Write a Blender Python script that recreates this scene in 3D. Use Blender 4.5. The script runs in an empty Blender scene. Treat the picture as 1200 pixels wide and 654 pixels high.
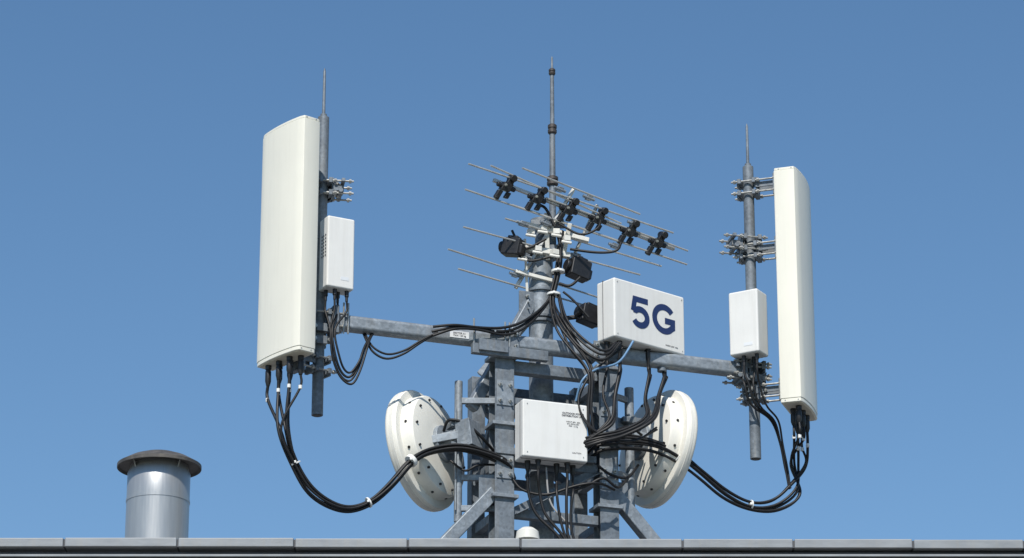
import bpy, bmesh, math, random
from mathutils import Vector, Matrix
random.seed(7)
scene = bpy.context.scene
R = math.radians
# ---------------------------------------------------------------- camera
F = 3800.0; TILT = R(20); CAM = Vector((0, 0, 1.6))
cam_d = bpy.data.cameras.new("camera"); cam = bpy.data.objects.new("camera", cam_d)
scene.collection.objects.link(cam); scene.camera = cam
cam.location = CAM; cam.rotation_euler = (R(90) + TILT, 0, 0)
cam_d.lens = F / 1200 * 36; cam_d.sensor_width = 36; cam_d.clip_end = 6000
def P(px, py, Y):
    """survey: world point on the sight line (px,py) of the photo at distance Y"""
    u = (px - 600) / F; v = (327 - py) / F
    d = Vector((u, math.cos(TILT) - v * math.sin(TILT), math.sin(TILT) + v * math.cos(TILT)))
    return CAM + d * (Y / d.y)
# ---------------------------------------------------------------- light
sun_az = R(-9)
sun_el = R(49)
sdir = Vector((math.sin(sun_az) * math.cos(sun_el), -math.cos(sun_az) * math.cos(sun_el), math.sin(sun_el)))
sl = bpy.data.lights.new("sun", 'SUN'); so = bpy.data.objects.new("sun", sl)
scene.collection.objects.link(so); sl.energy = 5.0; sl.angle = R(0.5); sl.color = (1, .955, .885)
so.rotation_euler = sdir.to_track_quat('Z', 'Y').to_euler(); so.location = (-5, -10, 30)
w = bpy.data.worlds.new("World"); scene.world = w; w.use_nodes = True
nt = w.node_tree; bg = nt.nodes['Background']
sky = nt.nodes.new('ShaderNodeTexSky'); sky.sky_type = 'NISHITA'; sky.sun_disc = False
sky.sun_elevation = sun_el; sky.sun_rotation = math.atan2(sdir.x, sdir.y)
sky.air_density = 1.0; sky.dust_density = 0.1; sky.ozone_density = 2.3; sky.altitude = 200
hs = nt.nodes.new('ShaderNodeHueSaturation'); hs.inputs['Saturation'].default_value = 1.14; hs.inputs['Hue'].default_value = .497
nt.links.new(sky.outputs[0], hs.inputs['Color']); nt.links.new(hs.outputs[0], bg.inputs[0]); bg.inputs[1].default_value = 0.118
scene.view_settings.view_transform = 'Standard'; scene.view_settings.look = 'None'; scene.view_settings.exposure = 0
# ---------------------------------------------------------------- materials
def mat(name, col, rough=.5, metal=0., var=.12, scale=6., bump=0., dirt=0., voro=0., stretch=(1, 1, 1), spec=.5):
    m = bpy.data.materials.new(name); m.use_nodes = True
    n = m.node_tree.nodes; l = m.node_tree.links; b = n['Principled BSDF']
    b.inputs['Roughness'].default_value = rough; b.inputs['Metallic'].default_value = metal
    b.inputs['Specular IOR Level'].default_value = spec
    tc = n.new('ShaderNodeTexCoord'); mp = n.new('ShaderNodeMapping'); mp.inputs['Scale'].default_value = stretch
    l.new(tc.outputs['Object'], mp.inputs[0])
    nz = n.new('ShaderNodeTexNoise'); nz.inputs['Scale'].default_value = scale; nz.inputs['Detail'].default_value = 6
    nz.inputs['Roughness'].default_value = .65
    l.new(mp.outputs[0], nz.inputs['Vector'])
    cr = n.new('ShaderNodeValToRGB'); cr.color_ramp.elements[0].position = .3; cr.color_ramp.elements[1].position = .7
    cr.color_ramp.elements[0].color = [c * (1 - var) for c in col] + [1]
    cr.color_ramp.elements[1].color = [min(1, c * (1 + var)) for c in col] + [1]
    l.new(nz.outputs['Fac'], cr.inputs[0]); out = cr.outputs[0]
    if voro:
        vo = n.new('ShaderNodeTexVoronoi'); vo.inputs['Scale'].default_value = 45
        l.new(tc.outputs['Object'], vo.inputs['Vector'])
        mr = n.new('ShaderNodeMapRange'); mr.inputs['To Min'].default_value = 1 - voro; mr.inputs['To Max'].default_value = 1 + voro
        sp = n.new('ShaderNodeSeparateColor'); l.new(vo.outputs['Color'], sp.inputs[0]); l.new(sp.outputs[0], mr.inputs[0])
        mx = n.new('ShaderNodeMix'); mx.data_type = 'RGBA'; mx.blend_type = 'MULTIPLY'; mx.inputs[0].default_value = 1
        l.new(out, mx.inputs[6]); l.new(mr.outputs[0], mx.inputs[7]); out = mx.outputs[2]
    if dirt:
        n2 = n.new('ShaderNodeTexNoise'); n2.inputs['Scale'].default_value = 5; n2.inputs['Detail'].default_value = 8
        mp2 = n.new('ShaderNodeMapping'); mp2.inputs['Scale'].default_value = (5, 5, .35)
        l.new(tc.outputs['Object'], mp2.inputs[0]); l.new(mp2.outputs[0], n2.inputs['Vector'])
        r2 = n.new('ShaderNodeMapRange'); r2.inputs['From Min'].default_value = .5; r2.inputs['From Max'].default_value = .8
        r2.inputs['To Max'].default_value = dirt; l.new(n2.outputs['Fac'], r2.inputs[0])
        mx = n.new('ShaderNodeMix'); mx.data_type = 'RGBA'; l.new(r2.outputs[0], mx.inputs[0]); l.new(out, mx.inputs[6])
        mx.inputs[7].default_value = (.32, .28, .22, 1); out = mx.outputs[2]
    l.new(out, b.inputs['Base Color'])
    rr = n.new('ShaderNodeMapRange'); rr.inputs['To Min'].default_value = max(.05, rough - .12); rr.inputs['To Max'].default_value = min(1, rough + .12)
    l.new(nz.outputs['Fac'], rr.inputs[0]); l.new(rr.outputs[0], b.inputs['Roughness'])
    if bump:
        bp = n.new('ShaderNodeBump'); bp.inputs['Strength'].default_value = bump; bp.inputs['Distance'].default_value = .01
        l.new(nz.outputs['Fac'], bp.inputs['Height']); l.new(bp.outputs[0], b.inputs['Normal'])
    return m
CREAM = mat("radome_fibreglass", (.80, .775, .675), .45, var=.02, scale=2, dirt=.08)
CAPM = mat("radome_cap_plastic", (.60, .56, .45), .55, var=.06)
WHITE = mat("white_powder_coat", (.72, .715, .69), .45, var=.025, dirt=.14)
OFFW = mat("offwhite_housing", (.66, .65, .60), .5, var=.04, dirt=.25)
DISH = mat("dish_paint", (.76, .74, .67), .45, var=.03, dirt=.10)
GALV = mat("galvanised_steel", (.235, .265, .295), .55, .35, var=.24, scale=9, voro=.16, bump=.05, dirt=.25)
GALV2 = mat("galvanised_steel_dull", (.16, .185, .212), .6, .3, var=.28, scale=7, voro=.15, bump=.05, dirt=.3)
BOLT = mat("zinc_hardware", (.40, .40, .38), .4, .6, var=.3, scale=30)
BLACK = mat("black_rubber", (.010, .010, .011), .5, var=.3, scale=20, spec=.4)
BLACKP = mat("black_plastic", (.014, .014, .016), .45, var=.3, scale=25)
ALU = mat("aluminium_rod", (.50, .50, .48), .4, .5, var=.15, scale=15)
TIE = mat("white_cable_tie", (.75, .75, .72), .5, var=.05)
NAVY = mat("navy_print", (.010, .028, .11), .5, var=.05)
INK = mat("grey_print", (.10, .10, .11), .6, var=.1)
LABEL = mat("label_sticker", (.70, .72, .74), .35, var=.05)
CHIM = mat("stainless_flue", (.44, .445, .445), .40, .65, var=.07, scale=5, stretch=(12, 12, .6), bump=.02)
COWL = mat("weathered_cowl", (.095, .088, .082), .6, .3, var=.35, scale=8, dirt=.25)
COPE = mat("zinc_coping", (.25, .265, .28), .5, .3, var=.16, scale=3, dirt=.25, stretch=(1, 4, 4))
FASC = mat("dark_fascia", (.075, .08, .09), .6, .1, var=.18, scale=4)
RUST = mat("bronze_fitting", (.07, .06, .055), .5, .4, var=.3, scale=15)
# ---------------------------------------------------------------- builders
def empty(name, loc=(0, 0, 0)):
    e = bpy.data.objects.new(name, None); e.location = loc; e.empty_display_size = .2
    scene.collection.objects.link(e); return e
def adopt(o, parent):
    if parent is not None:
        o.parent = parent; o.matrix_parent_inverse = Matrix.Translation(parent.location).inverted()
def basis(a):
    a = Vector(a).normalized(); h = Vector((0, 0, 1)) if abs(a.z) < .9 else Vector((1, 0, 0))
    s = h.cross(a).normalized(); t = a.cross(s); return a, s, t
class B:
    def __init__(s): s.v = []; s.f = []
    def add(s, vs, fs):
        o = len(s.v); s.v += [Vector(x) for x in vs]; s.f += [[i + o for i in f] for f in fs]; return s
    def box(s, c, size, yaw=0, rot=None):
        c = Vector(c); m = rot if rot is not None else Matrix.Rotation(yaw, 3, 'Z')
        h = Vector(size) / 2
        vs = [c + m @ Vector((x * h.x, y * h.y, z * h.z)) for z in (-1, 1) for y in (-1, 1) for x in (-1, 1)]
        return s.add(vs, [(0, 2, 3, 1), (4, 5, 7, 6), (0, 1, 5, 4), (2, 6, 7, 3), (0, 4, 6, 2), (1, 3, 7, 5)])
    def beam(s, p1, p2, wd, ht):
        p1 = Vector(p1); p2 = Vector(p2); a, sd, up = basis(p2 - p1)
        m = Matrix((a, sd, up)).transposed()
        return s.box((p1 + p2) / 2, ((p2 - p1).length, wd, ht), rot=m)
    def angle(s, p1, p2, w=.07, t=.008):      # L profile
        p1 = Vector(p1); p2 = Vector(p2); a, sd, up = basis(p2 - p1)
        s.beam(p1, p2, t, w)
        o = sd * (w / 2 + t / 2) - up * (w / 2 - t / 2)
        return s.beam(p1 + o, p2 + o, w, t)
    def lathe(s, o, ax, prof, seg=24):
        o = Vector(o); a, x, y = basis(ax); vs = []; fs = []
        for t, r in prof:
            for i in range(seg):
                q = 2 * math.pi * i / seg
                vs.append(o + a * t + (x * math.cos(q) + y * math.sin(q)) * max(r, 1e-4))
        for k in range(len(prof) - 1):
            for i in range(seg):
                j = (i + 1) % seg
                fs.append((k * seg + i, k * seg + j, (k + 1) * seg + j, (k + 1) * seg + i))
        fs.append(tuple(range(seg))[::-1]); fs.append(tuple((len(prof) - 1) * seg + i for i in range(seg)))
        return s.add(vs, fs)
    def cyl(s, p1, p2, r, r2=None, seg=16):
        p1 = Vector(p1); p2 = Vector(p2)
        return s.lathe(p1, p2 - p1, [(0, r), ((p2 - p1).length, r if r2 is None else r2)], seg)
    def bolt(s, p, d, r=.012, l=.03):
        p = Vector(p); d = Vector(d).normalized()
        s.cyl(p, p + d * l * .45, r * 1.5, seg=6); return s.cyl(p + d * l * .3, p + d * l * 1.4, r * .7, seg=8)
    def obj(s, name, m, parent, bevel=0., seg=2):
        me = bpy.data.meshes.new(name); me.from_pydata([tuple(x) for x in s.v], [], s.f); me.update()
        bm = bmesh.new(); bm.from_mesh(me); bmesh.ops.recalc_face_normals(bm, faces=bm.faces); bm.to_mesh(me); bm.free()
        me.polygons.foreach_set('use_smooth', [True] * len(me.polygons))
        me.set_sharp_from_angle(angle=R(38)); me.materials.append(m)
        o = bpy.data.objects.new(name, me); scene.collection.objects.link(o); adopt(o, parent)
        if bevel:
            b = o.modifiers.new("bevel", 'BEVEL'); b.width = bevel; b.segments = seg; b.limit_method = 'ANGLE'; b.angle_limit = R(38)
            b.harden_normals = True
        return o
def catmull(pts, n=10):
    pts = [Vector(p) for p in pts]; pp = [pts[0] * 2 - pts[1]] + pts + [pts[-1] * 2 - pts[-2]]; out = []
    for i in range(1, len(pp) - 2):
        a, b, c, d = pp[i - 1:i + 3]
        for k in range(n):
            t = k / n
            out.append(.5 * ((2 * b) + (c - a) * t + (2 * a - 5 * b + 4 * c - d) * t * t + (3 * b - a - 3 * c + d) * t ** 3))
    out.append(pts[-1])
    for it in range(6):
        out = [out[0]] + [out[i] * .5 + (out[i - 1] + out[i + 1]) * .25 for i in range(1, len(out) - 1)] + [out[-1]]
    return out
def cables(name, lists, r, m, parent, res=3):
    cu = bpy.data.curves.new(name, 'CURVE'); cu.dimensions = '3D'; cu.bevel_depth = r; cu.bevel_resolution = res; cu.use_fill_caps = True
    for L_ in lists:
        pts = catmull(L_); sp = cu.splines.new('POLY'); sp.points.add(len(pts) - 1); rr = random.uniform(.8, 1.1)
        for q, p in zip(sp.points, pts): q.co = (*p, 1); q.radius = rr
        sp.use_smooth = True
    cu.materials.append(m); o = bpy.data.objects.new(name, cu); scene.collection.objects.link(o); adopt(o, parent); return o
def text(body, loc, right, up, size, m, parent, name, off=0., sp=1.0, ext=.0008):
    c = bpy.data.curves.new(name, 'FONT'); c.body = body; c.size = size; c.align_x = 'CENTER'; c.align_y = 'CENTER'
    c.offset = off; c.space_character = sp; c.extrude = ext; c.materials.append(m)
    o = bpy.data.objects.new(name, c); right = Vector(right).normalized(); up = Vector(up).normalized(); nrm = right.cross(up)
    rot = Matrix((right, up, nrm)).transposed().to_quaternion(); o.rotation_mode = 'QUATERNION'; o.rotation_quaternion = rot
    o.location = loc; scene.collection.objects.link(o); adopt(o, parent); return o
def strip(b, pts, wd, org, rx, up, nrm, lift=0.):
    """flat painted stroke following 2D pts, mitred"""
    n = len(pts); vs = []; fs = []
    for i in range(n):
        p = Vector(pts[i]); a = (p - Vector(pts[i - 1])).normalized() if i else (Vector(pts[1]) - p).normalized()
        c = (Vector(pts[i + 1]) - p).normalized() if i < n - 1 else a
        na = Vector((-a.y, a.x)); nc_ = Vector((-c.y, c.x)); mt = (na + nc_).normalized(); k = wd / 2 / max(.35, mt.dot(na))
        for sg in (1, -1):
            q = p + mt * k * sg; vs.append(org + rx * q.x + up * q.y + nrm * lift)
    for i in range(n - 1): fs.append((2 * i, 2 * i + 1, 2 * i + 3, 2 * i + 2))
    b.add(vs, fs)
UP = Vector((0, 0, 1))
# ---------------------------------------------------------------- building + ground
def build_site():
    g = B(); g.add([(-3000, -3000, 0), (3000, -3000, 0), (3000, 3000, 0), (-3000, 3000, 0)], [(0, 1, 2, 3)])
    g.obj("ground", mat("ground_grass", (.07, .09, .04), .9, var=.4, scale=2), None)
    rd = B(); rd.box((0, 10, -.046), (400, 9, .1)); rd.obj("road", mat("asphalt", (.05, .05, .052), .9, var=.25, scale=30), None)
    ln = B()
    for i in range(-30, 31): ln.box((i * 6, 10, .006), (3, .12, .004))
    ln.obj("road_marking", mat("road_paint", (.7, .7, .68), .7), None)
    sw = B(); sw.box((0, 19.2, .06), (400, 9.3, .13)); sw.box((0, 3, .06), (400, 4.8, .13))
    sw.obj("pavement", mat("pavement_slabs", (.3, .29, .27), .9, var=.2, scale=8), None, .01)
    b = empty("commercial_building", (0, 30, 0))
    yf = 24.12; zt = P(600, 631, 24.0).z; zr = zt - .30
    w_ = B(); w_.box((0, yf + 9, (zt - .42) / 2), (36, 18, zt - .42)); w_.obj("walls", mat("render_wall", (.34, .33, .31), .85, var=.1, scale=3), b)
    d_ = B(); d_.box((0, yf + 9, zr - .05), (35.4, 17.4, .06)); d_.obj("roof_deck", mat("roof_membrane", (.16, .16, .165), .85, var=.2, scale=3, dirt=.3), b)
    fa = B()
    fa.box((0, yf + .04, zt - .26), (36.1, .18, .34)); fa.box((0, yf + 17.96, zt - .26), (36.1, .18, .34))
    for s in (-1, 1): fa.box((s * 17.96, yf + 9, zt - .262), (.18, 17.6, .34))
    fa.obj("parapet_fascia", FASC, b, .004)
    tr = B(); tr.box((0, yf - .075, zt - .125), (36.2, .03, .018)); tr.obj("fascia_drip_trim", COPE, b, .003)
    js = [P(px, 634, 24.0).x for px in (-190, -60, 75, 208, 345, 478, 610, 740 + 60, 930, 1070, 1200, 1330)]
    x = js[0]
    while x > -17: x -= .95; js.insert(0, x)
    x = js[-1]
    while x < 17: x += .95; js.append(x)
    co = B(); jc = B()
    for i in range(len(js) - 1):
        a, c_ = js[i] + .007, js[i + 1] - .007; dz = random.uniform(-.003, .003)
        yy = yf + .03 + random.uniform(-.005, .005)
        co.box(((a + c_) / 2, yy, zt - .035 + dz - (a + c_) / 2 * .002), (c_ - a, .30, .07))
        jc.box((js[i], yf + .036, zt - .037 - js[i] * .002), (.03, .28, .058))
    co.box((0, yf + 17.96, zt - .037), (36.2, .3, .07))
    for s in (-1, 1): co.box((s * 17.97, yf + 9, zt - .037), (.3, 17.5, .07))
    co.obj("coping", COPE, b, .006, 3); jc.obj("coping_joints", FASC, b)
    gl = B(); fr = B()
    for fl in range(2):
        for i in range(-6, 7):
            if fl == 0 and i == 0: continue
            c = Vector((i * 2.6, yf - .02, 1.9 + fl * 3.4 + .1))
            gl.box(c, (1.5, .06, 1.6))
            for sx in (-.78, .78, 0): fr.box(c + Vector((sx, -.03, 0)), (.07, .09, 1.72))
            for sz in (-.84, .84): fr.box(c + Vector((0, -.032, sz)), (1.49, .085, .08))
            fr.box(c + Vector((0, -.08, -.93)), (1.8, .2, .06))
    gl.obj("windows", mat("window_glass", (.03, .04, .05), .08, var=.05), b); fr.obj("window_frames", WHITE, b, .004)
    dr = B(); dr.box((0, yf - .03, 1.2), (1.1, .08, 2.15)); dr.obj("door", mat("door_paint", (.05, .09, .13), .4), b, .01)
    return zr
ZR = build_site()
# ---------------------------------------------------------------- tower frame
MX, MY = .2506, 26.5; TH = R(20)
def Lw(lx, ly, z=0.): 
    return Vector((MX + lx * math.cos(TH) - ly * math.sin(TH), MY + lx * math.sin(TH) + ly * math.cos(TH), z))
ex = Vector((math.cos(TH), math.sin(TH), 0)); ey = Vector((-math.sin(TH), math.cos(TH), 0))
def zat(py, p): return P(600, py, p.y).z
tower = empty("steel_antenna_tower", (MX, MY, ZR))
YF = -.30
pc = Lw(0, YF); ZB = zat(408, pc)        # main cross beam height
ztop = zat(300, Lw(0, 0))
m = B(); m.lathe((MX, MY, ZR), UP, [(0, .17), (.02, .17), (.02, .105), (ztop - ZR, .105)], 32)
m.obj("central_mast", GALV, tower, .004)
fl = B()
for z_, r_ in ((ztop - .02, .15), (ztop - .35, .125), (ZB + .35, .13), (ZB + .31, .13), (zat(560, Lw(0, 0)), .14)):
    fl.lathe((MX, MY, z_), UP, [(0, r_), (.025, r_)], 28)
fl.obj("mast_collars", GALV2, tower, .004)
cl = B(); pl = B(); bo = B()
zc = ZB - .13
for lx in (-.47, .47):
    for ly, wd in ((YF, .17), (.34, .12)):
        c = Lw(lx, ly)
        if ly == YF:   # H profile front columns
            h = zc - ZR
            cl.box(c + UP * (ZR + h / 2) - ey * .075, (wd, .014, h), TH); cl.box(c + UP * (ZR + h / 2) + ey * .075, (wd, .014, h), TH)
            cl.box(c + UP * (ZR + h / 2), (.014, .136, h), TH)
            for zz in (zc - .02, zc - .62, zc - 1.25):
                pl.box(c + UP * zz, (.23, .22, .03), TH)
            pl.box(c + UP * (zc - .35) - ey * .086, (.15, .012, .22), TH)
            pl.box(c + UP * (zc - 1.0) - ey * .086, (.15, .012, .2), TH)
            for zz in (-.28, -.42, -.94, -1.06):
                for sx in (-.045, .045): bo.bolt(c + UP * (zc + zz) + ex * sx - ey * .091, -ey)
            pl.box(c + UP * (ZR + .015), (.34, .34, .03), TH)
        else:
            cl.box(c + UP * (ZR + (zc - ZR) / 2), (wd, wd, zc - ZR), TH)
cl.obj("columns", GALV2, tower, .003); pl.obj("column_plates", GALV, tower, .003)
LX0, LX1 = -2.02, 1.80
be = B(); be.beam(Lw(LX0, YF, ZB), Lw(LX1, YF, ZB), .12, .13); be.obj("cross_beam", GALV, tower, .035, 4)
ec = B()
for lx in (LX0, LX1): ec.box(Lw(lx, YF, ZB), (.02, .17, .18), TH)
for lx in (-.47, .47):
    for s in (-.1, .1): ec.box(Lw(lx + s, YF, ZB), (.025, .15, .16), TH)
    ec.box(Lw(lx, YF - .075, ZB), (.26, .012, .17), TH)
    for s in (-.1, .1):
        for q in (-.05, .05): bo.bolt(Lw(lx + s, YF - .08, ZB + q), -ey)
ec.obj("beam_clamps", GALV2, tower, .003)
mm = B()
z2 = ZB - .30
mm.beam(Lw(-.78, YF - .12, ZB - .13), Lw(-.1, YF - .12, ZB - .13), .06, .09)
mm.beam(Lw(-.385, YF, z2 + .08), Lw(.385, YF, z2 + .08), .10, .10)
mm.beam(Lw(-.385, YF, z2 - .22), Lw(.385, YF, z2 - .22), .06, .06)
mm.beam(Lw(-.41, .34, z2 + .06), Lw(.41, .34, z2 + .06), .08, .10)
for zz in (ZB - 1.05, ZB - 1.5):
    mm.beam(Lw(-.385, YF, zz), Lw(.385, YF, zz), .08, .08); mm.beam(Lw(-.41, .34, zz), Lw(.41, .34, zz), .08, .08)
for lx in (-.47, .47):
    for zz in (ZB - .22, ZB - 1.05, ZB - 1.5):
        mm.beam(Lw(lx, YF + .09, zz), Lw(lx, .275, zz), .07, .08)
mm.obj("horizontal_members", GALV2, tower, .006)
dg = B()
dg.angle(Lw(-.385, YF + .03, ZB - .55), Lw(.385, YF + .03, ZB - 1.05)); dg.angle(Lw(.385, YF - .03, ZB - 1.06), Lw(-.385, YF - .03, ZB - 1.5))
dg.angle(Lw(-.4, .37, ZB - .35), Lw(.4, .37, ZB - 1.0)); dg.angle(Lw(-.4, .30, ZB - 1.0), Lw(.4, .30, ZB - .35))
dg.angle(Lw(-.47, .27, ZB - 1.0), Lw(-.47, YF + .09, ZB - .3), .06)
dg.angle(Lw(.47, .27, ZB - 1.0), Lw(.47, YF + .09, ZB - .3), .06)
dg.obj("angle_braces", GALV2, tower, .002)
st = B()
za = zat(352, Lw(0, -.1))
st.beam(Lw(-.70, YF + .12, zat(474, Lw(-.7, YF))), Lw(-.10, -.03, za), .08, .10)
st.beam(Lw(.62, YF + .12, ZB - .12), Lw(.10, -.02, za - .10), .06, .07)
st.beam(Lw(-.44, .33, ZB - .1), Lw(-.06, .09, za - .1), .06, .07)
z58 = zat(578, Lw(-.5, YF)); z59 = zat(580, Lw(.5, YF))
st.beam(Lw(-.54, YF, z58), Lw(-.54 - .9 * (z58 - ZR - .05), YF - .02, ZR + .05), .11, .11)
st.beam(Lw(.55, YF, z59), Lw(.55 + .9 * (z59 - ZR - .05), YF - .02, ZR + .05), .11, .11)
st.obj("raking_struts", GALV, tower, .01)
gp = B()
gp.box(Lw(-.14, -.05, za - .03), (.16, .02, .22), TH)
gp.box(Lw(-.60, YF - .16, ZB - .10), (.26, .03, .1), TH); gp.box(Lw(-.60, YF, z58 + .02), (.14, .015, .2), TH); gp.box(Lw(.60, YF, z59 + .02), (.14, .015, .2), TH)
gp.obj("gusset_plates", GALV2, tower, .003)
for q in (-.06, 0, .06): bo.bolt(Lw(-.15, -.065, za - .03 + q), -ey)
bo.obj("bolts", BOLT, tower)
lb = B(); lb.box(Lw(-.87, YF - .062, ZB + .0), (.17, .003, .06), TH); lb.obj("beam_label", LABEL, tower)
text("SECTOR A1\nMAX 120 kg", Lw(-.87, YF - .065, ZB), ex, UP, .022, INK, tower, "beam_label_print")
ub = B()
for lx in (-1.9, -1.86, -.75, -.47, -.43): ub.cyl(Lw(lx, YF - .09, ZB - .12), Lw(lx, YF - .09, ZB + .15), .008, seg=8)
ub.obj("u_bolt_rods", BOLT, tower)
# ---------------------------------------------------------------- clamps
def clamp(bd, bz, c, d1, reach, w=.17, r=.05):
    """pipe clamp round a pole at c, jaws along d1, threaded rods"""
    d1 = Vector(d1).normalized(); s = UP.cross(d1).normalized()
    yaw = math.atan2(d1.y, d1.x)
    for dz in (-.055, .055):
        for sg in (-1, 1):
            bd.box(c + d1 * sg * (r + .015) + UP * dz, (.03, w, .045), yaw)
            bd.box(c + d1 * sg * (r + .035) + UP * dz, (.02, w * .6, .07), yaw)
    for sg in (-1, 1):
        for dz in (-.055, .055):
            bz.cyl(c - d1 * (r + .09) + s * sg * w * .4 + UP * dz, c + d1 * (reach) + s * sg * w * .4 + UP * dz, .009, seg=8)
            for k in (-(r + .06), r + .055, reach - .03):
                q = c + d1 * k + s * sg * w * .4 + UP * dz
                bz.cyl(q - d1 * .01, q + d1 * .01, .018, seg=6)
# ---------------------------------------------------------------- poles
def pole(px, py_t, py_b, py_rod, lx, r):
    c = Lw(lx, YF - .0)
    zt = zat(py_t, c); zb = zat(py_b, c); e = empty("antenna_mounting_pole", (c.x, c.y, zb))
    b = B(); b.lathe((c.x, c.y, zb), UP, [(0, r * .8), (.001, r), (zt - zb, r), (zt - zb + .01, r * .7)], 24); b.obj("pole_tube", GALV2, e)
    b = B(); b.lathe((c.x, c.y, zb - .003), UP, [(0, r * .82), (.002, r * .82)], 24); b.obj("pole_end_bore", BLACKP, e)
    zr_ = zat(py_rod, c)
    b = B(); b.lathe((c.x, c.y, zt), UP, [(0, .028), (.03, .028), (.03, .014), (zr_ - zt - .03, .011), (zr_ - zt, .003)], 12); b.obj("lightning_spike", GALV2, e)
    return e, c
eL, cL = pole(384, 138, 487, 80, -2.085, .048)
eR, cR = pole(879, 196, 538, 145, 1.865, .048)
for e_, c_, sg in ((eL, cL, 1), (eR, cR, -1)):   # beam to pole clamps
    k = B(); h = B()
    clamp(k, h, Vector((c_.x, c_.y, ZB)), ex * sg, .22, .2); clamp(k, h, Vector((c_.x, c_.y, ZB - .14)), -ey, .12, .16)
    k.box(Vector((c_.x, c_.y, ZB)) + ex * sg * .12, (.05, .2, .24), TH)
    k.obj("beam_clamp", GALV2, e_, .004); h.obj("clamp_hardware", BOLT, e_)
# ---------------------------------------------------------------- panel antennas
def panel(pole_c, f, stand, W, D, z0, z1, clamps_z, nconn):
    f = Vector((f[0], f[1], 0)).normalized(); l = UP.cross(f)
    bc = Vector((pole_c.x, pole_c.y, 0)) + f * stand
    e = empty("panel_antenna", (bc.x, bc.y, z0))
    def prof(ins=0.):
        hw = W / 2 - ins; pts = [(-hw + .008, ins), (hw - .008, ins), (hw, ins + .012)]
        nn = 14
        for i in range(nn + 1):
            a = hw - 2 * hw * i / nn; t = abs(a) / hw
            pts.append((a, D - ins - .026 * t ** 2 - (.010 if i in (0, nn) else 0)))
        pts.append((-hw, ins + .012)); return pts
    def ext(pr, za_, zb_):
        n = len(pr); vs = [bc + l * a + f * b_ + UP * z for z in (za_, zb_) for a, b_ in pr]
        return vs, [tuple(range(n)), tuple(range(2 * n - 1, n - 1, -1))] + [(i, (i + 1) % n, n + (i + 1) % n, n + i) for i in range(n)]
    b = B(); b.add(*ext(prof(), z0 + .035, z1 - .025)); b.obj("radome", CREAM, e, .004, 2)
    b = B(); b.add(*ext(prof(.003), z1 - .0245, z1)); b.obj("top_cap", CREAM, e, .006, 3)
    b = B(); b.add(*ext(prof(.003), z0, z0 + .0345)); b.obj("bottom_cap", CREAM, e, .006, 3)
    b = B(); b.add(*ext(prof(.022), z0 - .006, z0 - .0005)); b.obj("connector_plate", CAPM, e)
    b = B()     # screws that hold the end caps
    for s in (-1, 1):
        for q in (.045, D - .06):
            for z in (z0 + .018, z1 - .012): b.cyl(bc + l * s * (W / 2 - .004) + f * q + UP * z, bc + l * s * (W / 2 - .0005) + f * q + UP * z, .006, seg=8)
    b.obj("cap_screws", BOLT, e)
    k = B(); h = B()
    for z in clamps_z:
        p = bc + UP * z; k.box(p - f * .03, (.06, .16, .20), math.atan2(f.y, f.x))
        pc_ = Vector((pole_c.x, pole_c.y, z)); clamp(k, h, pc_, f, stand - .02)
        k.beam(pc_ + f * .06 + UP * .02 + l * .04, p - f * .03 + UP * .02 + l * .04, .012, .05)
        k.beam(pc_ + f * .06 + UP * .02 - l * .04, p - f * .03 + UP * .02 - l * .04, .012, .05)
    k.obj("brackets", GALV2, e, .003); h.obj("bracket_hardware", BOLT, e)
    cb = B(); cs = B(); tips = []
    for i in range(nconn):
        a = (i / (nconn - 1) - .5) * W * .62; row = .32 if i % 2 else .62
        p = bc + l * a + f * (D * row) + UP * (z0 - .005)
        cs.cyl(p, p - UP * .035, .026, seg=16); cs.cyl(p - UP * .03, p - UP * .05, .020, seg=6)
        ln = random.uniform(.10, .14)
        cb.lathe(p - UP * .045, -UP, [(0, .022), (.01, .025), (ln * .7, .025), (ln, .015)], 14); tips.append(p - UP * (.04 + ln))
    cs.obj("connector_sockets", BLACKP, e); cb.obj("connector_boots", BLACKP, e)
    return e, bc, l, f, tips
fL = (-.78, -.63)
zL1 = P(358, 134, cL.y - .50).z; zL0 = P(358, 409, cL.y - .50).z
pL, bcL, lL, ffL, tipsL = panel(cL, fL, .245, .61, .20, zL0, zL1, (zat(222, cL), zat(428, cL)), 6)
zR1 = P(930, 196, cR.y - .4).z; zR0 = P(933, 471, cR.y - .4).z
pR, bcR, lR, ffR, tipsR = panel(cR, (.95, -.31), .30, .60, .22, zR0, zR1, (zat(222, cR), zat(296, cR), zat(462, cR)), 6)
for e_, c_, d_, z_ in ((eL, cL, Vector((1, .15, 0)), zat(222, cL)), (eR, cR, Vector((-1, -.2, 0)), zat(288, cR)), (eR, cR, Vector((-1, -.2, 0)), zat(440, cR))):
    k = B(); h = B(); p = Vector((c_.x, c_.y, z_)); clamp(k, h, p, d_, .26, .2)
    dd = d_.normalized(); s = UP.cross(dd)
    k.box(p + dd * .13, (.10, .12, .05), math.atan2(dd.y, dd.x)); k.box(p + dd * .17 + UP * .05, (.03, .26, .03), math.atan2(dd.y, dd.x))
    k.cyl(p + dd * .15 - s * .12 - UP * .04, p + dd * .15 + s * .12 - UP * .04, .02)
    k.obj("tilt_clamp", GALV2, e_, .003); h.obj("tilt_hardware", BOLT, e_)
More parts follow.
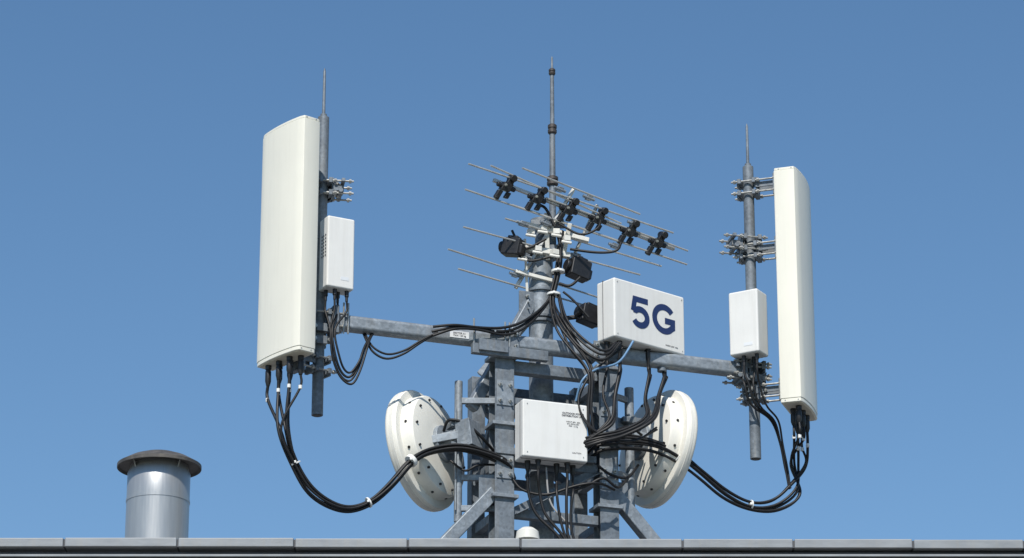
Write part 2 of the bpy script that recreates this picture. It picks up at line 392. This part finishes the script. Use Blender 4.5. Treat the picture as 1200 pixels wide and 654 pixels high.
# ---------------------------------------------------------------- remote radio units
def rru(c, size, yaw, pc_):
    e = empty("remote_radio_unit", c); c = Vector(c); m3 = Matrix.Rotation(yaw, 3, 'Z'); w, d, h = size
    def q(x, y, z): return c + m3 @ Vector((x, y, z))
    b = B(); b.box(c, size, yaw); b.obj("housing", WHITE, e, .016, 4)
    b = B(); b.box(q(0, d / 2 + .012, 0), (w * .8, .03, h * .9), yaw)
    for i in range(9): b.box(q(-w * .36 + i * w * .09, d / 2 + .045, 0), (.006, .05, h * .85), yaw)
    b.obj("heat_sink", OFFW, e, .002)
    b = B()
    for i in range(7):
        for j in range(3):
            p = q(-w / 2 - .001, -d * .28 + j * .035, -h * .05 + i * .03); b.cyl(p, p - m3 @ Vector((.003, 0, 0)), .008, seg=8)
    b.obj("vent_holes", BLACKP, e)
    b = B(); tips = []
    for i in range(4):
        p = q(-w * .33 + i * w * .22, (-.2 if i % 2 else .15) * d, -h / 2); b.cyl(p + UP * .005, p - UP * .05, .018); b.cyl(p - UP * .05, p - UP * .09, .012); tips.append(p - UP * .085)
    b.obj("connectors", BLACKP, e)
    b = B()
    for dz in (-h * .3, h * .3):
        p = Vector((pc_.x, pc_.y, c.z + dz)); b.beam(p, q(0, d / 2, dz), .08, .04); b.lathe(p - UP * .03, UP, [(0, .062), (.06, .062)], 20)
    b.obj("mount", GALV2, e, .003); b = B(); b.box(q(w * .15, -d / 2 - .001, -h * .36), (w * .3, .002, .03), yaw); b.obj("rating_label", LABEL, e)
    return e, tips
rl_c = P(395, 302, cL.y - .02); rl_c = Vector((rl_c.x, cL.y - .07, rl_c.z))
RL, tRL = rru(rl_c, (.25, .17, .63), R(28), cL)
rr_c = P(877, 381, cR.y - .17)
RR, tRR = rru(rr_c, (.28, .20, .58), R(-30), cR)
# ---------------------------------------------------------------- microwave dishes
def dish(c, ax, sgn, mount):
    ax = Vector(ax).normalized(); e = empty("microwave_dish_antenna", c); c = Vector(c)
    b = B(); b.lathe(c, -ax, [(-.05, .0), (-.045, .2), (-.03, .38), (0, .495), (.010, .515), (.03, .525), (.105, .525), (.115, .518), (.12, .455),
                              (.125, .45), (.215, .442), (.23, .432), (.25, .36), (.262, .20), (.265, .001)], 80)
    b.obj("drum", DISH, e)
    a_, x_, y_ = basis(-ax)
    h = B(); k = B()
    for i in range(12):
        q = 2 * math.pi * (i + .5) / 12; rd = x_ * math.cos(q) + y_ * math.sin(q)
        h.cyl(c + a_ * .17 + rd * .438, c + a_ * .17 + rd * .454, .012, seg=8)
        h.cyl(c + a_ * .232 + rd * .39, c + a_ * .255 + rd * .395, .011, seg=8)
    h.obj("rim_bolts", BLACKP, e)
    k.lathe(c, -ax, [(.050, .526), (.052, .529), (.078, .529), (.080, .526)], 80); k.obj("clamp_band", OFFW, e)
    r = B(); r.lathe(c, -ax, [(.255, .16), (.30, .16), (.31, .10), (.44, .10), (.45, .07)], 28)
    m3 = Matrix((a_, x_, y_)).transposed()
    r.box(c + a_ * .52, (.14, .20, .24), rot=m3)
    for sg in (-1, 1): r.beam(c + a_ * .25 + x_ * .17 * sg, c + a_ * .58 + x_ * .05 * sg, .02, .07)
    r.beam(c + a_ * .56, Vector((mount.x, mount.y, (c + a_ * .56).z)), .08, .10)
    r.obj("feed_housing", GALV, e, .006)
    g = B(); mz = (c + a_ * .56).z
    for dz in (-.09, .09):
        g.lathe(Vector((mount.x, mount.y, mz + dz - .03)), UP, [(0, .07), (.06, .07)], 16)
        g.box(Vector((mount.x, mount.y, mz + dz)), (.17, .14, .045), TH)
    g.obj("pole_clamps", GALV2, e, .004); return e
mpL = P(537, 530, 26.05); mpL = Vector((mpL.x, 26.05, 0))
mpR = P(738, 530, 26.60); mpR = Vector((mpR.x, 26.60, 0))
pp = B()
pp.cyl((mpL.x, mpL.y, zat(612, mpL)), (mpL.x, mpL.y, zat(447, mpL)), .034); pp.cyl((mpR.x, mpR.y, zat(605, mpR)), (mpR.x, mpR.y, zat(455, mpR)), .04)
for mp_, lx in ((mpL, -.47), (mpR, .47)):
    for py in (470, 560, 596):
        z = zat(py, mp_); pp.beam((mp_.x, mp_.y, z), Lw(lx, YF, z), .04, .05)
pp.cyl((mpL.x - .02, mpL.y - .05, zat(600, mpL)), (mpL.x - .02, mpL.y - .05, zat(480, mpL)), .008)
pp.obj("dish_mount_pipes", GALV, tower, .004)
dL = dish(P(487, 531, 26.25), (-.88, .47, -.15), 1, mpL)
dR = dish(P(782, 529, 26.90), (.88, .47, -.15), -1, mpR)
# ---------------------------------------------------------------- 5G box
yaw5 = R(40); d5 = Vector((math.cos(yaw5), math.sin(yaw5), 0)); n5 = Vector((-math.sin(yaw5), math.cos(yaw5), 0))
nc = P(720, 359, 26.10); W5, D5, H5 = .82, .23, .54
c5 = nc + d5 * W5 / 2 + n5 * D5 / 2
box5 = empty("base_station_box_5g", c5)
b = B(); b.box(c5, (W5, D5, H5), yaw5); b.obj("housing", WHITE, box5, .018, 4)
b = B(); b.box(c5 + n5 * (D5 * .14), (W5 + .006, .006, H5 + .006), yaw5); b.obj("housing_seam", INK, box5, .001)
b = B()
for sx in (-.375, .375):
    for sz in (-.235, .235): b.bolt(c5 + d5 * sx + UP * sz - n5 * (D5 / 2 - .004), -n5, .007, .006)
b.obj("lid_screws", BOLT, box5)
lg = B(); og = c5 - n5 * (D5 / 2 + .002) + UP * .012 + d5 * .035
Hh = .137; sw_ = .056
def arc(cx, cy, rx, ry, a0, a1, n=22): return [(cx + rx * math.cos(R(a0 + (a1 - a0) * i / n)), cy + ry * math.sin(R(a0 + (a1 - a0) * i / n))) for i in range(n + 1)]
f5 = -.150
strip(lg, [(f5 + .092, Hh - .026), (f5 - .060, Hh - .026), (f5 - .082, .0)], .052, og, d5, UP, -n5)
strip(lg, [(f5 - .078, .014)] + arc(f5 + .0, -.046, .080, .072, 128, -150, 26), sw_, og, d5, UP, -n5, .0008)
g5 = .130
strip(lg, arc(g5, 0, .112, Hh - .028, 38, 318, 34) + [(g5 + .100, -.062), (g5 + .100, -.012), (g5 + .008, -.012)], sw_, og, d5, UP, -n5)
lg.obj("logo_5g", NAVY, box5)
text("RADIO UNIT  IP65", c5 - n5 * (D5 / 2 + .0012) - UP * .22 + d5 * .25, d5, UP, .018, INK, box5, "rating_print")
b = B(); tips5 = []
gpos = (-.36, -.29, -.21, .04, .13, .22, .31)
for i, gx in enumerate(gpos):
    p = c5 + d5 * gx + n5 * (-.04 if i % 2 else .04) - UP * (H5 / 2 - .01)
    b.lathe(p, -UP, [(0, .026), (.03, .026), (.03, .02), (.10, .02), (.125, .012)], 14); tips5.append(p - UP * .12)
b.obj("cable_glands", BLACKP, box5)
b = B()
for s in (-.22, .2):
    p = c5 + d5 * s + n5 * (D5 / 2 + .03); b.box(p, (.06, .06, H5 * .9), yaw5)
    b.beam(p - UP * .2, Vector((p.x, p.y, ZB)), .05, .06)
b.beam(c5 + n5 * .145 - UP * .16 - d5 * .3, c5 + n5 * .145 - UP * .16 + d5 * .3, .04, .05)
p5 = Lw(1.0, YF, ZB); b.cyl(p5 - UP * .1, p5 + UP * .6, .04); b.beam(p5 + UP * .3, c5 + n5 * .14, .06, .08)
b.obj("mounting_bracket", GALV2, box5, .004)
# ---------------------------------------------------------------- junction box
WJ, DJ, HJ = .58, .20, .50
cj = Lw(-.02, YF - .24); ptemp = P(646, 505, cj.y - .08); cj = Vector((ptemp.x, cj.y, ptemp.z))
jb = empty("junction_box", cj)
b = B(); b.box(cj, (WJ, DJ, HJ), TH); b.obj("housing", WHITE, jb, .014, 4)
b = B(); b.box(cj - ey * (DJ * .18), (WJ + .006, .006, HJ + .006), TH); b.obj("lid_seam", INK, jb, .001)
b = B()
for sx in (-.25, .25):
    for sz in (-.21, .21): b.bolt(cj + ex * sx + UP * sz - ey * (DJ / 2 - .004), -ey, .007, .006)
for sx in (-.2, 0, .2): b.box(cj + ex * sx + UP * (HJ / 2 + .012) + ey * .02, (.05, .05, .02), TH)
b.obj("hinges_screws", BOLT, jb)
fz = cj - ey * (DJ / 2 + .0012)
text("OUTDOOR POWER\nDISTRIBUTION UNIT", fz + ex * .16 + UP * .15, ex, UP, .022, INK, jb, "nameplate_print", off=.0006)
text("INPUT 48V  20A\nS/N 0074-3381\nIP65  12 kg", fz + ex * .16 + UP * .07, ex, UP, .018, INK, jb, "specs_print")
text("CAUTION", fz + ex * .19 - UP * .18, ex, UP, .018, INK, jb, "caution_print")
b = B(); tipsJ = []
for i in range(5):
    p = cj + ex * (-.20 + (i if i < 2 else i + 1.6) * .072) + ey * (-.03 if i % 2 else .03) - UP * (HJ / 2 - .01)
    b.lathe(p, -UP, [(0, .026), (.03, .026), (.03, .02), (.08, .02), (.10, .012)], 14); tipsJ.append(p - UP * .095)
b.obj("cable_glands", BLACKP, jb)
b = B(); b.box(cj + ey * .13, (.5, .04, .06), TH); b.box(cj + ey * .13 - UP * .15, (.9, .04, .06), TH); b.obj("mounting_rail", GALV2, jb, .003)
# ---------------------------------------------------------------- lightning mast
lm_c = Vector((P(647.5, 215, 26.45).x, 26.45, 0))
def zl(py): return zat(py, lm_c)
lm = empty("lightning_rod_mast", (lm_c.x, lm_c.y, zl(300)))
b = B(); o = Vector((lm_c.x, lm_c.y, zl(300))); h = lambda py: zl(py) - zl(300)
b.lathe(o, UP, [(0, .03), (h(215), .03), (h(215), .027), (h(150), .025), (h(150), .020), (h(85), .017), (h(85), .011), (h(68), .009), (h(66), .002)], 16)
b.obj("rod", GALV2, lm)
b = B()
for py, r_, ht in ((157, .040, .09), (88, .030, .06), (218, .05, .09)):
    b.lathe(Vector((lm_c.x, lm_c.y, zl(py))), UP, [(0, r_ * .8), (.01, r_), (ht * .4, r_), (ht * .45, r_ * .85), (ht * .55, r_ * .85), (ht * .6, r_), (ht - .01, r_), (ht, r_ * .7)], 16)
b.obj("couplers", RUST, lm)
b = B()
for py in (262, 292): b.beam(Vector((MX - .08, MY - .02, zl(py))), Vector((lm_c.x + .1, lm_c.y, zl(py))), .12, .05)
b.cyl((MX, MY, ztop), (MX, MY, zl(255)), .05); b.lathe((MX, MY, zl(262)), UP, [(0, .09), (.05, .09)], 20)
b.obj("head_brackets", GALV2, lm, .004)
# ---------------------------------------------------------------- yagi array
yg_c = P(650, 260, 26.4); yg = empty("yagi_antenna_array", yg_c)
def yd(px, py): return 26.30 + (px - 650) / 135 * .45 + (py - 250) / 127 * .35
def YP(px, py, dy=0): return P(px, py, yd(px, py) + dy)
rods = [((549, 192), (789, 273)), ((612, 197), (750, 251)), ((575, 194), (728, 262)), ((545, 222), (805, 310)), ((592, 256), (775, 312)),
        ((640, 232), (806, 294)), ((543, 266), (750, 322)), ((525, 292), (712, 352)), ((537, 315), (700, 362)), ((600, 240), (742, 288))]
b = B()
for a, c_ in rods: b.cyl(YP(*a), YP(*c_), .0085, seg=8)
b.obj("elements", ALU, yg)
b = B(); b.beam(YP(578, 211, .03), YP(790, 292, .03), .03, .03); b.beam(YP(672, 222, .03), YP(604, 338, .03), .03, .03)
b.beam(YP(700, 240, .035), YP(664, 318, .035), .025, .025); b.obj("booms", ALU, yg, .004)
b = B(); hb = B()
bdir = (YP(790, 292) - YP(578, 211)).normalized(); perp = (YP(672, 222) - YP(604, 338)).normalized(); nn = bdir.cross(perp).normalized()
m3 = Matrix((bdir, perp, bdir.cross(perp).normalized())).transposed()
for px, py in ((593, 219), (629, 233), (666, 246), (700, 257), (737, 272), (770, 285)):
    c = YP(px, py)
    b.box(c, (.09, .08, .07), rot=m3); b.box(c + perp * .07 + bdir * .01, (.06, .07, .05), rot=m3)
    b.box(c - perp * .08 - bdir * .03, (.045, .07, .05), rot=m3); b.box(c - perp * .07 + bdir * .05, (.04, .06, .045), rot=m3)
    b.cyl(c + perp * .09 + bdir * .01 - nn * .05, c + perp * .09 + bdir * .01 + nn * .05, .032, seg=14)
    b.cyl(c - bdir * .09, c + bdir * .09, .022, seg=12); b.cyl(c - perp * .1 - bdir * .03, c - perp * .13 - bdir * .03, .028, seg=12)
    hb.bolt(c - Vector((0, .05, .0)), (0, -1, -.3), .009, .02)
b.obj("element_clamps", BLACKP, yg, .008); hb.obj("clamp_screws", BOLT, yg)
sm = B()
for px, py in ((690, 232), (742, 262), (656, 222), (640, 262), (612, 262), (720, 288), (668, 275), (616, 300), (604, 322), (650, 300), (676, 300)):
    sm.box(YP(px, py, .01), (.05, .05, .04), rot=m3); sm.cyl(YP(px, py) - bdir * .06, YP(px, py) + bdir * .06, .014, seg=10)
sm.obj("element_saddles", GALV, yg, .004)
b = B()
for (a, c_, ww) in (((612, 262), (690, 282), .05), ((608, 290), (668, 300), .06), ((604, 318), (650, 330), .04), ((640, 250), (642, 305), .05), ((668, 262), (660, 300), .05), ((615, 280), (618, 345), .03)):
    b.beam(P(*a, 26.34), P(*c_, 26.42), ww, ww * .8)
for px, py in ((622, 272), (636, 268), (652, 272), (664, 280), (630, 292), (650, 296), (612, 300)):
    b.box(P(px, py, 26.33), (.06, .06, .05), R(20 + random.uniform(-20, 20))); b.cyl(P(px - 6, py + 3, 26.27), P(px + 6, py + 5, 26.27), .014, seg=8)
b.obj("head_brackets", OFFW, yg, .005)
b = B()
for px, py, s in ((601, 290, .17), (678, 316, .19), (690, 370, .18)):
    c = P(px, py, 26.30 if px < 660 else 26.42); rot = Matrix.Rotation(R(-25 if px < 660 else 30), 3, 'Z') @ Matrix.Rotation(R(12), 3, 'Y')
    b.box(c, (s, .12, s * .9), rot=rot); b.cyl(c + rot @ Vector((-s * .5, 0, 0)), c + rot @ Vector((-s * .72, 0, 0)), .05); b.box(c + rot @ Vector((0, 0, s * .5)), (s * .6, .09, .03), rot=rot)
    b.box(c + rot @ Vector((s * .5, 0, -.02)), (.05, .09, .09), rot=rot); b.beam(c, Vector((MX, MY, c.z - .02)), .03, .04)
b.obj("amplifier_boxes", BLACKP, yg, .012)
# ---------------------------------------------------------------- cables
def off(r): 
    a = random.uniform(0, 6.28); q = r * math.sqrt(random.random()); return Vector((math.cos(a) * q, math.sin(a) * q * .8, math.sin(a + 1) * q))
def run(starts, guide, prof_, drop=.12):
    """cables keep their own lane in the bundle; prof_ = bundle radius at each guide point"""
    out = []
    for s in starts:
        a = random.uniform(0, 6.28); q = random.uniform(.35, 1); pts = [s, s - UP * drop] if drop else [s]
        for i, g in enumerate(guide):
            a += random.uniform(-.25, .25); r = prof_[min(i, len(prof_) - 1)] * q
            d = guide[min(i + 1, len(guide) - 1)] - guide[max(i - 1, 0)]; _, x_, y_ = basis(d)
            pts.append(g + (x_ * math.cos(a) * .6 + y_ * math.sin(a)) * r)
        out.append(pts)
    return out
def ties(lists_pts, name, parent, r, m=TIE, wd=.010):
    b = B()
    for p, d in lists_pts:
        d = Vector(d).normalized(); b.lathe(Vector(p) - d * wd, d, [(0, r), (2 * wd, r)], 14); b.box(Vector(p) + Vector((0, -r - .004, 0)), (.02, .012, .02))
    b.obj(name, m, parent, .002)
def gp_(lst): return [P(*q) for q in lst]
def tie_at(G, i): return (G[i], G[min(i + 1, len(G) - 1)] - G[max(i - 1, 0)])
def sleeves(tips, e):
    cl_ = B()
    for t in tips: z = random.uniform(.08, .14); cl_.cyl(t - UP * z, t - UP * (z + .03), .0155, seg=12)
    cl_.obj("marker_sleeves", TIE, e)
# left sweep
e = empty("coaxial_cable_bundle", P(410, 590, 25.6))
G = gp_([(334, 500, 25.2), (346, 543, 25.28), (368, 577, 25.36), (402, 595, 25.45), (432, 589, 25.52), (458, 567, 25.6), (482, 540, 25.68), (506, 527, 25.8), (545, 524, 25.88), (590, 540, 25.98), (600, 560, 26.1)])
c1 = run(tipsL, G, [.105, .065, .075, .06, .045, .05, .05, .055, .06, .07, .07]); cables("feeder_cables", c1, .0122, BLACK, e)
ties([tie_at(G, 1), tie_at(G, 4)], "cable_ties", e, .046, TIE, .007); ties([tie_at(G, 6)], "bundle_strap", e, .056, TIE, .018); sleeves(tipsL, e)
# right sweep
e = empty("coaxial_cable_bundle", P(885, 590, 26.8))
G = gp_([(938, 545, 27.0), (930, 572, 26.95), (908, 590, 26.9), (880, 592, 26.82), (850, 578, 26.72), (822, 555, 26.6), (797, 536, 26.5), (768, 522, 26.42), (735, 517, 26.35), (700, 520, 26.25), (680, 540, 26.4)])
c1 = run(tipsR, G, [.10, .085, .07, .05, .06, .055, .055, .06, .07, .07]); cables("feeder_cables", c1, .0122, BLACK, e)
ties([tie_at(G, 3)], "cable_ties", e, .046, TIE, .007); ties([tie_at(G, 6)], "bundle_strap", e, .056, TIE, .03); sleeves(tipsR, e)
# RRU left loops over to beam and mast
e = empty("coaxial_cable_bundle", P(430, 420, 25.7))
ls = []
for i, t in enumerate(tRL):
    o = off(.02); k = i * 4
    ls.append([t, t - UP * .1] + [p + o for p in gp_([(387 + i * 2, 385, 25.36), (389 + i * 3, 415, 25.36), (398 + i * 2, 440 - k * .7, 25.40), (412, 450 - k * 1.2, 25.42), (422, 434 - k, 25.44), (430 - i, 408, 25.50), (434, 396, 25.60), (440, 386, 25.76)])])
for i in range(2):
    o = off(.008)
    ls.append([p + o for p in gp_([(424, 384, 25.74), (430, 398, 25.60), (438, 412 - i * 3, 25.58), (454, 420 - i * 4, 25.60), (474, 414 - i * 3, 25.64), (492, 402 - i * 2, 25.68), (512, 390, 25.73)])])
for i in range(3):
    o = off(.012) + UP * .008 * i
    ls.append([p + o for p in gp_([(506, 394 - i * 4, 25.71), (532, 386 - i, 25.74), (560, 387, 25.85), (590, 393 - i * 3, 25.95), (615, 384 - i * 3, 26.05), (640, 357, 26.28), (652, 330, 26.34), (654, 290, 26.36)])])
cables("jumper_cables", ls, .0112, BLACK, e)
# mast head bundle
e = empty("coaxial_cable_bundle", P(655, 340, 26.35)); ls = []
G = gp_([(656, 278, 26.36), (656, 300, 26.34), (652, 328, 26.32), (647, 352, 26.28), (655, 382, 26.1), (672, 405, 26.04), (688, 425, 26.02), (694, 445, 25.99), (692, 480, 25.99), (696, 512, 26.0)])
ls = run([G[0] + off(.04) + UP * .04 for _ in range(5)], G[1:], [.05, .05, .05, .09, .10, .08, .05, .05, .06], 0)
for i in range(3):
    o = off(.02); ls.append([p + o for p in gp_([(655, 345, 26.3), (664, 375 + i * 5, 26.1), (684, 398 + i * 6, 26.0), (708, 412 + i * 5, 26.0), (722 + i * 3, 402, 26.12)])])
for a in (((668, 292), (700, 296), (722, 294), (728, 284)), ((655, 262), (680, 275), (700, 268), (704, 258)), ((640, 280), (615, 292), (605, 280), (600, 270)), ((650, 265), (640, 245), (632, 240)), ((690, 372), (672, 352), (660, 342)), ((680, 325), (668, 335), (655, 332)), ((600, 295), (620, 306), (648, 300))):
    ls.append([P(x, y, 26.3) for x, y in a])
cables("jumper_cables", ls, .0120, BLACK, e)
ties([(P(654, 318, 26.33), UP), (P(649, 345, 26.31), UP)], "cable_ties", e, .060)
# 5G box drops
e = empty("coaxial_cable_bundle", P(740, 460, 26.2)); ls = []
for i, t in enumerate(tips5):
    sx = 600 + t.x * 3800 / (t.y / math.cos(TILT))
    o = off(.010)
    if i < 3: g_ = [(sx + 2, 432 + i * 2, t.y - .05), (sx - 3 - i, 462 + i * 3, t.y - .12), (716 + i * 2, 488 + i * 3, 26.0), (700, 506 + i, 25.97), (686 - i * 4, 516 + i * 4, 26.02), (672, 528 + i * 4, 26.15)]
    else:
        j = i - 3; g_ = [(sx + 3, 440 + j, t.y - .10), (sx - 2 - j, 468 - j * 2, t.y - .2), (758 + j * 3, 488 + j, 26.12), (732, 503 + j * 2.5, 26.02), (704, 509 + j * 3, 25.96), (684, 514 + j * 3.5, 26.0), (672, 520 + j * 3.5, 26.15)]
    ls.append([t, t - UP * .08] + [p + o for p in gp_(g_)])
cables("power_cables", ls, .0145, BLACK, e)
ls = []
for i in range(2):
    o = off(.02); ls.append([p + o for p in gp_([(722 + i * 8, 408, 26.15), (706, 426, 26.1), (688, 445, 26.02), (678, 470 + i * 4, 25.98), (690, 498, 25.96), (715, 512 + i * 3, 26.0), (745, 516, 26.1), (770, 500 + i * 4, 26.3)])])
cables("jumper_cables", ls, .010, BLACK, e)
ls = [gp_([(742, 400, 26.2), (725, 425, 26.1), (700, 432, 26.05), (682, 446, 26.0), (675, 470, 26.05)])]
cables("blue_jacket_cable", ls, .011, mat("blue_grey_jacket", (.12, .24, .40), .4), e)
# junction box drops
e = empty("coaxial_cable_bundle", P(650, 590, 26.0)); ls = []
for i, t in enumerate(tipsJ):
    o = off(.012); sx = 600 + t.x * 135
    tgt = [(sx + 2, 578), (sx + 5 + (2 - i) * 3, 603), (654 + i * 4, 628), (668 + i * 3, 652)]
    ls.append([t, t - UP * .08] + [P(a, c_, 25.95) + o for a, c_ in tgt])
ls.append(gp_([(672, 575, 26.0), (690, 568, 26.0), (708, 560, 26.02), (724, 572, 26.1), (736, 560, 26.3)]))
ls.append(gp_([(600, 560, 26.0), (612, 574, 25.98), (640, 580, 25.98), (672, 570, 25.98), (700, 566, 26.0), (720, 574, 26.15)]))
cables("power_cables", ls, .0135, BLACK, e)
cables("ground_cable", [gp_([(640, 548, 26.0), (645, 590, 26.0), (668, 618, 26.0), (675, 650, 26.0)])], .009, mat("grey_jacket", (.3, .3, .3), .5), e)
# RRU right loops
e = empty("coaxial_cable_bundle", P(900, 480, 26.9)); ls = []
for i, t in enumerate(tRR):
    o = off(.015)
    ls.append([t, t - UP * .08] + [p + o for p in gp_([(872 + i * 6, 450, 26.66), (880 + i * 6, 475, 26.7), (903 + i * 3, 492, 26.8), (914 + i, 520, 26.9), (920 + i, 550, 26.93), (926, 572, 26.93)])])
cables("jumper_cables", ls, .0100, BLACK, e)
# dish feeders
e = empty("coaxial_cable_bundle", P(545, 500, 26.0)); ls = [gp_([(520, 505, 26.05), (526, 492, 25.95), (545, 496, 25.95), (562, 510, 25.98), (580, 530, 26.1)]),
    gp_([(528, 540, 26.0), (545, 552, 25.95), (560, 545, 25.95), (585, 545, 26.1)]), gp_([(748, 545, 26.5), (735, 560, 26.35), (715, 556, 26.25), (700, 545, 26.2)]), gp_([(752, 510, 26.5), (738, 500, 26.35), (722, 505, 26.25), (705, 520, 26.2)])]
cables("feeder_cables", ls, .012, BLACK, e)
# ---------------------------------------------------------------- chimney
cc = P(183.5, 630, 26.3); ch = empty("chimney_flue", (cc.x, 26.3, ZR)); cz = lambda py: P(183, py, 26.3).z - ZR
o = Vector((cc.x, 26.3, ZR)); r_ = .265
b = B(); b.lathe(o, UP, [(0, r_ + .03), (.02, r_ + .03), (.02, r_), (cz(590), r_), (cz(590) + .001, r_ + .004), (cz(589) + .02, r_ + .004), (cz(589) + .021, r_), (cz(556), r_), (cz(553), r_ * .96), (cz(545), r_ * .9), (cz(545), .01)], 64); b.obj("flue_pipe", CHIM, ch)
b = B(); zz = cz(545)
b.lathe(o, UP, [(zz - .01, .02), (zz - .015, .335), (zz - .035, .350), (zz - .033, .356), (zz - .005, .356), (zz + .055, .25), (zz + .075, .195), (zz + .088, .16), (zz + .092, .001)], 64); b.obj("rain_cowl", COWL, ch)
b = B()
for i in range(4):
    q = R(45 + 90 * i); d = Vector((math.cos(q), math.sin(q), 0)); b.beam(o + d * r_ * .92 + UP * (cz(556)), o + d * r_ * 1.05 + UP * (zz), .03, .006)
b.obj("cowl_straps", CHIM, ch)
vc = P(618, 628, 26.0); rv = empty("roof_vent_cap", (vc.x, 25.6, ZR)); zz = P(618, 619, 25.6).z - ZR
b = B(); b.lathe((vc.x, 25.6, ZR), UP, [(0, .06), (zz - .1, .06), (zz - .1, .10), (zz - .03, .09), (zz, .05), (zz, .001)], 24); b.obj("vent_body", OFFW, rv)
